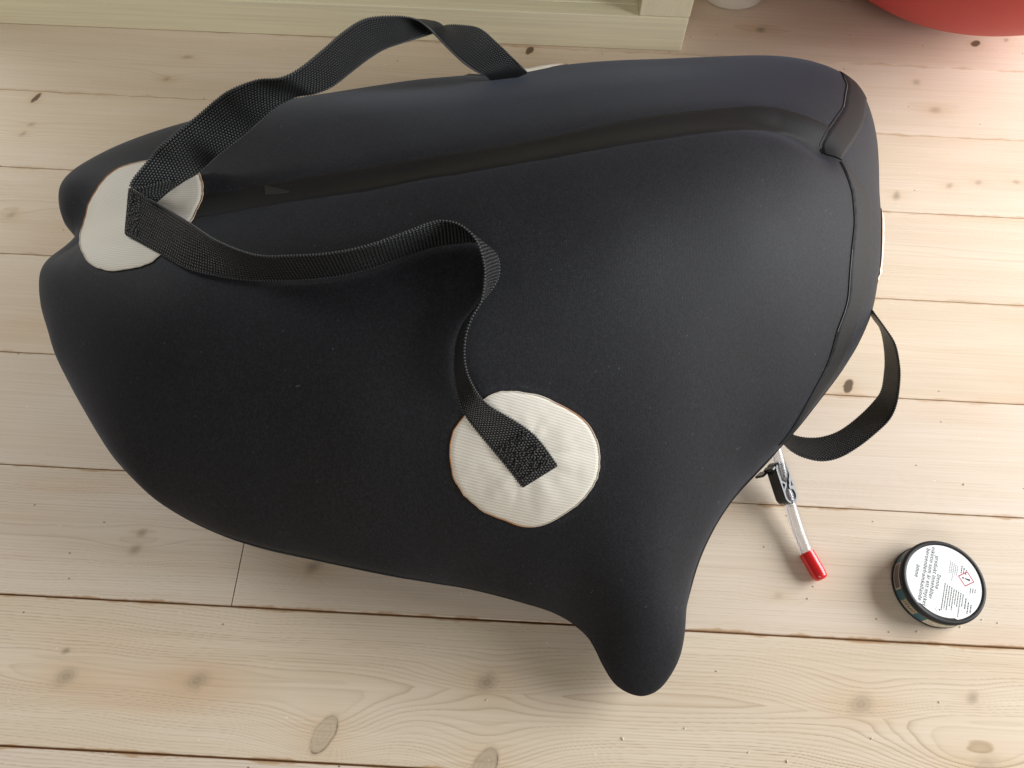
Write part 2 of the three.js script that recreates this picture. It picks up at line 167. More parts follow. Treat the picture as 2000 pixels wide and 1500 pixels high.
// ---------------------------------------------------------------- the bag: surface over a plan outline
function spline(pts, n, closed) {                                // Catmull-Rom through rows of numbers, n per span
  const m = pts.length, o = [], at = (i) => closed ? pts[(i + m) % m] : pts[clamp(i, 0, m - 1)];
  for (let i = 0; i < (closed ? m : m - 1); i++) for (let j = 0; j < n; j++) { const t = j / n, a = at(i - 1), b = at(i), c = at(i + 1), d = at(i + 2); o.push(b.map((_, k) => .5 * (2 * b[k] + (c[k] - a[k]) * t + (2 * a[k] - 5 * b[k] + 4 * c[k] - d[k]) * t * t + (3 * b[k] - a[k] - 3 * c[k] + d[k]) * t * t * t))); }
  if (!closed) o.push(pts[m - 1].slice()); return o;
}
function resample(pts, N) {
  const L = [0]; for (let i = 1; i < pts.length; i++) L.push(L[i - 1] + Math.hypot(...pts[i].map((v, k) => v - pts[i - 1][k])));
  const o = []; let k = 0; for (let i = 0; i < N; i++) { const s = L[L.length - 1] * i / (N - 1); while (k < L.length - 2 && L[k + 1] < s) k++; const t = (s - L[k]) / (L[k + 1] - L[k] || 1); o.push(pts[k].map((v, q) => v + (pts[k + 1][q] - v) * t)); } o.len = L[L.length - 1]; return o;
}
function plate(P) {                                              // thin-plate interpolation of [x, z, value]
  const n = P.length, K = n + 3, A = Array.from({ length: K }, () => new Float64Array(K + 1)), u = (r2) => r2 > 0 ? .5 * r2 * Math.log(r2 + 1e-18) : 0;
  for (let i = 0; i < n; i++) { for (let j = 0; j < n; j++) A[i][j] = u((P[i][0] - P[j][0]) ** 2 + (P[i][1] - P[j][1]) ** 2) + (i === j ? 2e-4 : 0); A[i][n] = A[n][i] = 1; A[i][n + 1] = A[n + 1][i] = P[i][0]; A[i][n + 2] = A[n + 2][i] = P[i][1]; A[i][K] = P[i][2]; }
  for (let c = 0; c < K; c++) { let m = c; for (let r = c + 1; r < K; r++) if (Math.abs(A[r][c]) > Math.abs(A[m][c])) m = r; [A[c], A[m]] = [A[m], A[c]]; for (let r = 0; r < K; r++) if (r !== c) { const q = A[r][c] / A[c][c]; if (q) for (let k = c; k <= K; k++) A[r][k] -= q * A[c][k]; } }
  const w = A.map((r, i) => r[K] / r[i]);
  return (x, z) => { let s = w[n] + w[n + 1] * x + w[n + 2] * z; for (let i = 0; i < n; i++) s += w[i] * u((x - P[i][0]) ** 2 + (z - P[i][1]) ** 2); return s; };
}
const RING = spline(OUTLINE, 8, true), NR = RING.length, segL = RING.map((p, i) => { const a = RING[(i + 1) % NR], b = RING[(i + NR - 1) % NR]; return { x: p[0], z: p[1], y: p[2], w: (Math.hypot(a[0] - p[0], a[1] - p[1]) + Math.hypot(0, 0)) }; });
const topAt = plate(TOPS), roundAt = plate(ROUND);
function rimField(x, z) { let S = 0, Y = 0; for (const p of segL) { const a = x - p.x, b = z - p.z, r = a * a + b * b + 1.5e-6, w = p.w / (r * r); S += w; Y += w * p.y; } return [Math.max(Math.cbrt(Math.PI / 2 / S) - .0012, 0), Y / S]; }
function seamDist(x, z) { let best = 9, tt = 0; const n = SEAM.length - 1; for (let i = 0; i < n; i++) { const a = SEAM[i], b = SEAM[i + 1], dx = b[0] - a[0], dz = b[1] - a[1], t = clamp(((x - a[0]) * dx + (z - a[1]) * dz) / (dx * dx + dz * dz), 0, 1), q = Math.hypot(x - a[0] - t * dx, z - a[1] - t * dz); if (q < best) { best = q; tt = (i + t) / n; } } return [best, tt]; }
function bagTop(x, z) {
  const [d, ye] = rimField(x, z), w = clamp(roundAt(x, z), .035, .16), T = topAt(x, z), g = Math.sqrt(Math.max(0, 1 - (1 - Math.min(d / w, 1)) ** 2)), [q, t] = seamDist(x, z);
  const amp = .0032 + .010 * Math.exp(-((t / .12) ** 2)) + .007 * Math.exp(-(((1 - t) / .12) ** 2)), dent = amp * Math.exp(-((q / (.016 + .01 * Math.exp(-((t / .2) ** 2)))) ** 2));
  return ye + (T - ye) * g - dent * Math.min(1, d / .02);
}
function bagBottom(x, z) { const [d, ye] = rimField(x, z), g = Math.sqrt(Math.max(0, 1 - (1 - Math.min(d / .07, 1)) ** 2)); return ye - (ye - .0015) * g; }
function bagNormal(x, z) { const e = .0012, h = bagTop(x, z), a = (bagTop(x + e, z) - bagTop(x - e, z)) / (2 * e), b = (bagTop(x, z + e) - bagTop(x, z - e)) / (2 * e); return [h, V(-a, 1, -b).normalize()]; }
const CX = .03, CZ = -.36;
function bagGeo() {
  const NV = 96, NB = 30, p = [CX, bagTop(CX, CZ), CZ], uv = [CX, CZ], idx = [];
  for (let i = 0; i < NR; i++) { const r = RING[i];
    for (let k = 1; k <= NV; k++) { const v = Math.sin(k / NV * Math.PI / 2), x = CX + (r[0] - CX) * v, z = CZ + (r[1] - CZ) * v, y = k === NV ? r[2] : bagTop(x, z); p.push(x, y, z); uv.push(x, z + Math.max(0, .12 - y) * .3); }
    for (let k = 1; k <= NB; k++) { const v = Math.cos(k / NB * Math.PI / 2), x = CX + (r[0] - CX) * v, z = CZ + (r[1] - CZ) * v; p.push(x, k === NB ? .0015 : bagBottom(x, z), z); uv.push(x, z - .05); } }
  const M = NV + NB; for (let i = 0; i < NR; i++) { const a = 1 + i * M, b = 1 + ((i + 1) % NR) * M; idx.push(0, a, b); for (let k = 0; k < M - 1; k++) idx.push(a + k, a + k + 1, b + k, b + k, a + k + 1, b + k + 1); }
  const g = new THREE.BufferGeometry(); g.setAttribute('position', new THREE.Float32BufferAttribute(p, 3)); g.setAttribute('uv', new THREE.Float32BufferAttribute(uv, 2)); g.setIndex(idx); g.computeVertexNormals();
  if (g.attributes.normal.getY(0) < 0) { for (let i = 0; i < idx.length; i += 3) [idx[i], idx[i + 1]] = [idx[i + 1], idx[i]]; g.setIndex(idx); g.computeVertexNormals(); }
  return g;
}
// profile of the skin at outline sample i (fractional), walked from the top over the rim to the underside; s = 0 on the rim
function rimPoint(i, s) {
  const a = RING[Math.floor(i) % NR], b = RING[(Math.floor(i) + 1) % NR], f = i - Math.floor(i), ex = mix(a[0], b[0], f), ez = mix(a[1], b[1], f), ey = mix(a[2], b[2], f), dx = CX - ex, dz = CZ - ez, L = Math.hypot(dx, dz);
  let P = V(ex, ey, ez), acc = 0; const fn = s < 0 ? bagTop : bagBottom, want = Math.abs(s);
  for (let k = 1; k < 400 && acc < want; k++) { const d = .00003 * k * k, x = ex + dx / L * d, z = ez + dz / L * d, Q = V(x, fn(x, z), z), st = Q.distanceTo(P); if (acc + st >= want) return P.lerp(Q, (want - acc) / st); acc += st; P = Q; }
  return P;
}
const RA = rng(71), lint = new Float32Array(1024 * 1024);
for (let k = 0; k < 1500; k++) { let x = RA() * 1024, y = RA() * 1024; const big = RA() < .018, n = big ? 2 + RA() * 3 : 1, v = big ? .25 + RA() * .3 : .08 + RA() * RA() * .6; let a = RA() * 6.3; for (let q = 0; q < n; q++) { lint[((y | 0) & 1023) * 1024 + ((x | 0) & 1023)] = v; a += (RA() - .5) * 1.4; x += Math.cos(a); y += Math.sin(a); } }
const fleck = (x, z, v, r = 0) => { const a = ((x * 1.25) % 1 + 1) % 1 * 1024, b = ((z * 1.25) % 1 + 1) % 1 * 1024; for (let p = -r; p <= r; p++) for (let q = -r; q <= r; q++) { const k = (((b | 0) + p) & 1023) * 1024 + (((a | 0) + q) & 1023); lint[k] = Math.max(lint[k], v * (1 - Math.hypot(p, q) / (r + 1))); } };
for (const A of [PATCH_FRONT, PATCH_LEFT]) { const Q = resample(spline(A, 6, true), 420); let x = 0, z = 0; for (const q of Q) { x += q[0] / 420; z += q[1] / 420; } Q.forEach((q, i) => { const L = Math.hypot(q[0] - x, q[1] - z), o = .002 + RA() * RA() * .009, on = noise(i / 22, 4, 77); fleck(x + (q[0] - x) * (1 + o / L), z + (q[1] - z) * (1 + o / L), RA() < .5 ? on * (.08 + RA() * .3) : 0); fleck(x + (q[0] - x) * (1 + .003 / L), z + (q[1] - z) * (1 + .003 / L), .10 * on, 3); }); }
for (const A of [TAPE_TOP[0], TAPE_TOP[1], TAPE_END[0], TAPE_END[1], TAPE_CORNER[0]]) resample(spline(A, 6), 600).forEach((q, i) => { if (RA() < .55) fleck(q[0] + (RA() - .5) * .002, q[1] + (RA() - .5) * .002, noise(i / 30, 2, 78) * (.08 + RA() * RA() * .5)); });
const skinColour = tex(1024, 1024, (i, j, o) => { const n = .86 + .28 * fbm(i / 60, j / 60, 2) - .14, h = .62 + .76 * hash(i, j, 8), l = lint[j * 1024 + i]; o[0] = 28 * n * h + l * 110; o[1] = 29 * n * h + l * 112; o[2] = 34 * n * h + l * 122; }, true);
skinColour.repeat.set(1.25, 1.25);
const knit = tex(512, 512, (i, j, o) => { const c = .5 + .25 * Math.sin(i * Math.PI / 2 + Math.sin(j * .8)) + (hash(i, j, 4) - .5) * .9; o[0] = o[1] = o[2] = clamp(c * 255, 0, 255); }, false); knit.repeat.set(7, 7);
const neoprene = std({ map: skinColour, roughness: .68, specularIntensity: .55, sheen: .6, sheenColor: lin(.25, .285, .37), sheenRoughness: .8, bumpMap: knit, bumpScale: .00009 });
const bag = thing('inflatable_bag', 'large black neoprene covered inflatable bag with white round patches and webbing straps', 'inflatable bag');
part('neoprene_cover', bagGeo(), neoprene, bag);

const ribs = tex(64, 64, (i, j, o) => { const c = .5 + .35 * Math.sin(j / 64 * Math.PI * 16) + (hash(i, j, 6) - .5) * .5; o[0] = o[1] = o[2] = clamp(c * 255, 0, 255); }, false); ribs.repeat.set(50, 50);
const tapeMat = std({ color: lin(.0085, .0085, .0085), roughness: .62, specularIntensity: .5, sheen: .35, sheenColor: lin(.2, .2, .2), sheenRoughness: .8, bumpMap: ribs, bumpScale: .00005 });
function strip(A, B, N, M, off) {                                // tape lying on the skin between two plan lines
  const a = resample(spline(A, 8), N), b = resample(spline(B, 8), N), P = [], uv = [];
  for (let i = 0; i < N; i++) for (let j = 0; j <= M; j++) { const t = j / M + (j === 0 ? 1 : j === M ? -1 : 0) * .05 * noise(i * .45, j, 55), x = mix(a[i][0], b[i][0], t), z = mix(a[i][1], b[i][1], t), [h, n] = bagNormal(x, z), q = off * (j === 0 || j === M ? -.8 : 1); P.push(x + n.x * q, h + n.y * q, z + n.z * q); uv.push(t * .025, a.len * i / (N - 1)); }
  return quadsGeo(P, N, M + 1, uv);
}
function rimStrip(i0, i1, N, s0, s1, M, off) {
  const P = [], uv = []; for (let i = 0; i < N; i++) { const id = mix(i0, i1, i / (N - 1)); const a = rimPoint(id + 1, 0), b = rimPoint(id - 1 + NR, 0), tx = a.x - b.x, tz = a.z - b.z, l = Math.hypot(tx, tz);
    for (let j = 0; j <= M; j++) { const q = rimPoint(id, mix(s0, s1, j / M)), o = j === 0 || j === M ? -.0006 : off * smooth(0, 14, Math.min(i + 4, N - 1 - i)) - .0005 * smooth(14, 0, N - 1 - i); P.push(q.x + tz / l * o, q.y + (j < M / 2 ? Math.max(o, 0) * .5 : 0), q.z - tx / l * o); uv.push(j / M * .025, i * .002); } }
  return quadsGeo(P, N, M + 1, uv);
}
function skinLine(A, N, off, r, shift = 0) { const a = resample(spline(A, 8), N); return new THREE.TubeGeometry(new THREE.CatmullRomCurve3(a.map((p, i) => { const q = a[Math.min(i + 1, N - 1)], w = a[Math.max(i - 1, 0)], dx = q[0] - w[0], dz = q[1] - w[1], l = Math.hypot(dx, dz), x = p[0] - dz / l * shift, z = p[1] + dx / l * shift, [h, n] = bagNormal(x, z); return V(x + n.x * off, h + n.y * off, z + n.z * off); })), N * 2, r, 6); }
const darkLine = std({ color: lin(.004, .004, .004), roughness: .9 }), glue = std({ color: lin(.16, .165, .16), roughness: .5 });
{
  const a = part('seam_tape', strip(TAPE_TOP[0], TAPE_TOP[1], 160, 10, .0007), tapeMat, bag);
  const b = part('seam_tape', strip(TAPE_CORNER[0], TAPE_CORNER[1], 60, 10, .0010), tapeMat, bag);
  const c = part('seam_tape', mergeGeometries([strip(TAPE_END[0], TAPE_END[1], 140, 10, .0011), rimStrip(309, 373, 65, -.006, .016, 9, .0012)]), tapeMat, bag);
  part('tape_end', strip(TAPE_FLAP[0], TAPE_FLAP[1], 24, 6, .0011), std({ color: lin(.015, .016, .015), roughness: .55 }), a);
  part('seam_edge', skinLine(TAPE_CORNER[0], 50, .0004, .0005, 0), darkLine, b); part('seam_edge', skinLine(TAPE_END[0], 120, .0004, .00045, 0), darkLine, c);
  part('glue_line', skinLine(TAPE_CORNER[0].slice(1, 5), 40, .0001, .00035, -.0010), glue, b); part('glue_line', skinLine(TAPE_END[0].slice(5, 9), 60, .0001, .00035, -.0010), glue, c); 
}

// white fabric patches
const ribCloth = tex(256, 256, (i, j, o) => { const s = Math.sin((j + i * .0) / 256 * Math.PI * 2 * 16), c = .95 + .05 * s; o[0] = 255 * c; o[1] = 254 * c; o[2] = 250 * c; }, true), ribBump = tex(256, 256, (i, j, o) => { o[0] = o[1] = o[2] = 128 + 110 * Math.sin(j / 256 * Math.PI * 2 * 16); }, false);
const cloth = std({ color: lin(.90, .87, .80), map: ribCloth, bumpMap: ribBump, bumpScale: .00003, roughness: .6, specularIntensity: .4, sheen: .2, sheenColor: lin(1, 1, .95) });
const burnt = std({ vertexColors: true, roughness: .8 });
const ribUV = (x, z) => { const a = -.10; return [(x * Math.cos(a) - z * Math.sin(a)) / .025, (x * Math.sin(a) + z * Math.cos(a)) / .025]; };
function burntEdge(pts, seed, parent) {
  const g = new THREE.TubeGeometry(new THREE.CatmullRomCurve3(pts, true), pts.length * 3, .00042, 6, true), P = g.attributes.position, c = [];
  for (let i = 0; i < P.count; i++) { const n = smooth(.4, .75, noise(P.getX(i) * 26, P.getZ(i) * 26, seed)); c.push(mix(.66, .45, n), mix(.60, .2, n), mix(.50, .07, n)); }
  g.setAttribute('color', new THREE.Float32BufferAttribute(c, 3)); return part('patch_edge', g, burnt, parent);
}
function patch(A, seed, wrinkle) {
  const R = spline(A, 6, true), N = R.length, M = 26, P = [], uv = [], edge = []; let cx = 0, cz = 0; for (const r of R) { cx += r[0] / N; cz += r[1] / N; }
  for (let i = 0; i < N; i++) for (let j = 0; j <= M; j++) {
    const jag = 1 + (noise(i * .55, 3, seed) - .5) * .014, t = j / M * (j === M ? jag : 1), x = mix(cx, R[i][0], t), z = mix(cz, R[i][1], t), [h, n] = bagNormal(x, z), an = i / N * Math.PI * 2;
    const q = j === M ? .0003 : .0011 + wrinkle * Math.sin(Math.PI * Math.min(1, t)) * (fbm(x * 40, z * 40 + an * 0, seed) + .8 * Math.abs(noise(Math.cos(an) * 3 + 5, Math.sin(an) * 3 + t, seed + 4) - .5));
    const v = V(x + n.x * q, h + n.y * q, z + n.z * q); P.push(v.x, v.y, v.z); uv.push(...ribUV(x, z)); if (j === M) edge.push(v.addScaledVector(n, .0004)); }
  const p = part('strap_patch', quadsGeo(P, N, M + 1, uv, true), cloth, bag); burntEdge(edge, seed, p); return p;
}
function rimPatch(i0, s0, ra, rb, seed) {
  const N = 72, M = 12, P = [], uv = [], edge = [], per = (RING[(Math.floor(i0) + 4) % NR][0] - RING[Math.floor(i0) - 4][0]) ** 2 + (RING[(Math.floor(i0) + 4) % NR][1] - RING[Math.floor(i0) - 4][1]) ** 2, step = Math.sqrt(per) / 8;
  const a = RING[Math.floor(i0) - 4], b = RING[Math.floor(i0) + 4], l = Math.hypot(b[0] - a[0], b[1] - a[1]), ox = -(b[1] - a[1]) / l, oz = (b[0] - a[0]) / l, sg = (ox * (RING[Math.floor(i0)][0] - CX) + oz * (RING[Math.floor(i0)][1] - CZ)) > 0 ? 1 : -1;
  for (let i = 0; i < N; i++) for (let j = 0; j <= M; j++) { const an = i / N * Math.PI * 2, t = j / M * (1 + (noise(i * .6, 1, seed) - .5) * (j === M ? .03 : 0)), q = rimPoint(i0 + Math.cos(an) * ra * t / step, s0 + Math.sin(an) * rb * t), o = j === M ? .0005 : .0016 + .0012 * noise(i * .8, j * .5, seed); const ii = i0 + Math.cos(an) * ra * t / step, ss = s0 + Math.sin(an) * rb * t, n = rimPoint(ii + 1.5, ss).sub(rimPoint(ii - 1.5, ss)).cross(rimPoint(ii, ss + .003).sub(rimPoint(ii, ss - .003))).normalize(); if (n.x * ox * sg + n.z * oz * sg + .3 * n.y < 0) n.negate(); const v = q.clone().addScaledVector(n, o); P.push(v.x, v.y, v.z); uv.push(Math.cos(an) * ra * t / .025, Math.sin(an) * rb * t / .025); if (j === M) edge.push(v.clone().addScaledVector(n, .0003)); }
  const p = part('strap_patch', quadsGeo(P, N, M + 1, uv, true), cloth, bag); burntEdge(edge, seed, p); return p;
}
patch(PATCH_FRONT, 11, .0022); patch(PATCH_LEFT, 12, .0010);
rimPatch(8 * 14.5, .0105, .047, .046, 13); rimPatch(8 * 30.3, .0155, .045, .046, 14);

// webbing straps
const webW = 16, weaveH = (i, j) => { const c = i / 128 * 8, r = j / 128 * 8, ci = Math.floor(c), par = ci & 1, fx = c - ci - .5, rr = r + (par ? .5 : 0) + Math.abs(fx) * .5, fy = rr - Math.floor(rr) - .5; return Math.max(0, 1 - (fx * fx * 3.2 + fy * fy * 3.4)); };
const weaveColour = tex(128, 128, (i, j, o) => { const h = weaveH(i, j), v = 7 + 62 * h * h * h; o[0] = v * .96; o[1] = v * 1.01; o[2] = v * 1.04; }, true), weaveBump = tex(128, 128, (i, j, o) => { o[0] = o[1] = o[2] = 255 * weaveH(i, j); }, false);
const webbing = std({ map: weaveColour, bumpMap: weaveBump, bumpScale: .0008, roughness: .42, specularIntensity: .7 });
const selvedge = std({ color: lin(.05, .053, .055), roughness: .55 });
function strapGeo(E, N, M, th, bow) {
  const a = resample(spline(E[0], 10), N), b = resample(spline(E[1], 10), N), len = (a.len + b.len) / 2, C = [], A = [], B = [];
  for (let i = 0; i < N; i++) { A.push(V(...a[i])); B.push(V(...b[i])); C.push(A[i].clone().lerp(B[i], .5)); }
  const top = [], bot = [], uv = [];
  for (let i = 0; i < N; i++) { const T = C[Math.min(i + 1, N - 1)].clone().sub(C[Math.max(i - 1, 0)]).normalize(), X = B[i].clone().sub(A[i]), n = T.clone().cross(X).normalize();
    for (let j = 0; j <= M; j++) { const t = j / M, q = A[i].clone().lerp(B[i], t).addScaledVector(n, (bow ? bow(i / (N - 1)) : 0) * 4 * t * (1 - t)), h = th / 2 * (j === 0 || j === M ? .55 : 1); top.push(q.clone().addScaledVector(n, h)); bot.push(q.clone().addScaledVector(n, -h)); uv.push(t * .03 / .0155, len * i / (N - 1) / .019); } }
  const P = [], U = [], W = 2 * (M + 1) + 1;
  for (let i = 0; i < N; i++) { for (let j = 0; j <= M; j++) { const k = i * (M + 1) + j; P.push(...top[k].toArray()); U.push(uv[2 * k], uv[2 * k + 1]); } for (let j = M; j >= 0; j--) { const k = i * (M + 1) + j; P.push(...bot[k].toArray()); U.push(uv[2 * k], uv[2 * k + 1]); } P.push(...top[i * (M + 1)].toArray()); U.push(uv[2 * i * (M + 1)], uv[2 * i * (M + 1) + 1]); }
  const g = quadsGeo(P, N, W, U), idx = [...g.index.array]; for (const i of [0, N - 1]) for (let j = 0; j < M; j++) { const s = i * W + j, e = i * W + 2 * (M + 1) - 1 - j; idx.push(s, s + 1, e, s + 1, e - 1, e); } g.setIndex(idx);
  return { g, A, B, C };
}
function strap(E, N, label, bow) {
  const s = strapGeo(E, N, 12, .0015, bow), p = part('webbing_strap', s.g, webbing, bag, label);
  for (const e of [s.A, s.B]) { const c = new THREE.CatmullRomCurve3(e), L = c.getLength(), n = Math.floor(L / .0021), gs = []; const bead = new THREE.SphereGeometry(.00085, 6, 4); for (let i = 1; i < n; i++) { const q = c.getPointAt(i / n); gs.push(bead.clone().translate(q.x, q.y, q.z)); } part('selvedge', mergeGeometries(gs), selvedge, p).userData.kind = 'stuff'; }
  return [p, s];
}
function stitches(s, i0, i1, rows, parent) {                     // box of thread at the sewn end
  const gs = [], N = s.A.length; for (let r = 0; r < rows; r++) for (let k = 0; k < 14; k++) { const t = .1 + .8 * k / 13 + (hash(r, k, 3) - .5) * .04, i = Math.round(mix(i0, i1, clamp((r + (hash(k, r, 4) - .5) * .9) / (rows - 1), 0, 1)) * (N - 1)), q = s.A[i].clone().lerp(s.B[i], t), g = new THREE.SphereGeometry(.0008, 6, 4); const T = s.C[Math.min(i + 1, N - 1)].clone().sub(s.C[Math.max(0, i - 1)]), n = T.cross(s.B[i].clone().sub(s.A[i])).normalize(); if (n.y < 0) n.negate(); q.addScaledVector(n, .001); g.scale(1, .6, 1.3); gs.push(g.translate(q.x, q.y, q.z)); }
  part('stitching', mergeGeometries(gs), darkThread, parent).userData.kind = 'stuff';
}
const darkThread = std({ color: lin(.03, .03, .032), roughness: .45 });
const [backStrap] = strap(STRAP_BACK, 260, 'raised webbing strap looping over the back of the bag', (t) => .0075 * Math.exp(-(((t - .70) / .07) ** 2)));
const [frontStrap, fs] = strap(STRAP_FRONT, 300, 'webbing strap standing on its edge and running down to the front patch');
strap(STRAP_END, 180, 'webbing strap forming a loop at the right end of the bag');
stitches(fs, .925, .985, 6, frontStrap); stitches(fs, .006, .03, 3, frontStrap);

// filling tube with pinch clamp and red cap
{
  const c = new THREE.CatmullRomCurve3(TUBE.map((p) => V(...p))), N = 90, M = 24, ro = .0053, ri = .0034, fr = c.computeFrenetFrames(N), mk = (r0) => { const P = [], uv = []; for (let i = 0; i <= N; i++) { const q = c.getPointAt(i / N), n = fr.normals[i], b = fr.binormals[i], pin = Math.exp(-(((i / N - .41) / .04) ** 2)) * .45; for (let j = 0; j <= M; j++) { const a = j / M * Math.PI * 2; P.push(q.x + (n.x * Math.cos(a) + b.x * Math.sin(a)) * r0 * (1 - pin), q.y + (n.y * Math.cos(a) + b.y * Math.sin(a)) * r0 * (1 - pin), q.z + (n.z * Math.cos(a) + b.z * Math.sin(a)) * r0 * (1 - pin)); uv.push(i / N, j / M); } } return quadsGeo(P, N + 1, M + 1, uv); };
  const clear = std({ color: lin(.95, .95, .97), transmission: .9, thickness: .0015, ior: 1.45, roughness: .22, specularIntensity: 1 });
  const inner = mk(ri); { const ix = inner.index.array; for (let i = 0; i < ix.length; i += 3) { const t = ix[i]; ix[i] = ix[i + 1]; ix[i + 1] = t; } inner.computeVertexNormals(); }
  const tube = part('filling_tube', mergeGeometries([mk(ro), inner]), clear, bag, 'clear plastic tube on the floor beside the bag');
  // cap: a dipped vinyl sleeve
  const e = c.getPointAt(1), d = c.getTangentAt(1), prof = [[.0049, -.0225], [.0060, -.0222], [.0062, -.021], [.0061, -.008], [.0060, -.002], [.0055, .0008], [.0042, .0024], [.002, .003], [0, .0031]].map((q) => new THREE.Vector2(q[0] * 1.1, q[1])), cap = new THREE.LatheGeometry(new THREE.SplineCurve(prof).getPoints(60), 40);
  cap.applyQuaternion(new THREE.Quaternion().setFromUnitVectors(V(0, 1, 0), d)); cap.translate(e.x, e.y, e.z);
  part('tube_cap', cap, std({ color: lin(.72, .012, .015), roughness: .3, clearcoat: .6, clearcoatRoughness: .15 }), tube, 'bright red cap on the end of the tube');
  // clamp: hourglass cavities inside a stadium, in local x (width) and y (length, down the tube)
  const a = .0072, L = .0118, sh = new THREE.Shape(); sh.absarc(0, L, a, 0, Math.PI, false); sh.absarc(0, -L, a, Math.PI, Math.PI * 2, false); sh.closePath();
  const w = .0016, r = a - w, hole = new THREE.Path(); hole.moveTo(r, L); hole.absarc(0, L, r, 0, Math.PI, false); hole.lineTo(-r, .004); hole.bezierCurveTo(-r + .001, .0005, -.001, .0015, -.0011, -.0015); hole.bezierCurveTo(-.001, -.0045, -r + .001, -.0045, -r, -.0085); hole.lineTo(-r, -L); hole.absarc(0, -L, r, Math.PI, Math.PI * 2, false); hole.bezierCurveTo(r, -.0085, .0042, -.0065, .0028, -.0068); hole.bezierCurveTo(.0002, -.007, .0004, -.003, .0022, -.002); hole.bezierCurveTo(.0030, .0000, .0028, .002, r - .0012, .0035); hole.lineTo(r, .006); sh.holes.push(hole);
  const t1 = new THREE.Path(); t1.moveTo(-.0056, .001); t1.lineTo(-.0024, -.0014); t1.lineTo(-.0056, -.0052); t1.closePath(); sh.holes.push(t1);
  const t2 = new THREE.Path(); t2.moveTo(.0054, .001); t2.lineTo(.0036, -.0042); t2.lineTo(.0058, -.0042); t2.closePath(); sh.holes.push(t2);
  const g = new THREE.ExtrudeGeometry(sh, { depth: .0115, bevelEnabled: true, bevelSize: .0003, bevelThickness: .0004, bevelSegments: 2, curveSegments: 28 });
  const tab = new RoundedBoxGeometry(.0046, .0024, .0118, 2, .0005); tab.rotateZ(.5); tab.translate(-.0088, .0150, .0058); const lever = new RoundedBoxGeometry(.0085, .0022, .0105, 2, .0006); lever.rotateZ(.35); lever.translate(-.0100, .0118, -.0045);
  const cl = mergeGeometries([g, tab, lever].map((q) => { const r = q.index ? q.toNonIndexed() : q; r.clearGroups(); return r; }));
  const yAx = V(...CLAMP_UP).normalize(), zAx = V(...CLAMP_FACE); zAx.addScaledVector(yAx, -zAx.dot(yAx)).normalize(); const xAx = yAx.clone().cross(zAx);
  cl.translate(0, 0, -.0115); cl.applyMatrix4(new THREE.Matrix4().makeBasis(xAx, yAx, zAx).setPosition(...CLAMP_AT));
  part('pinch_clamp', cl, std({ color: lin(.010, .010, .011), roughness: .22, specularIntensity: 1 }), tube, 'black plastic pinch clamp on the clear tube');
}

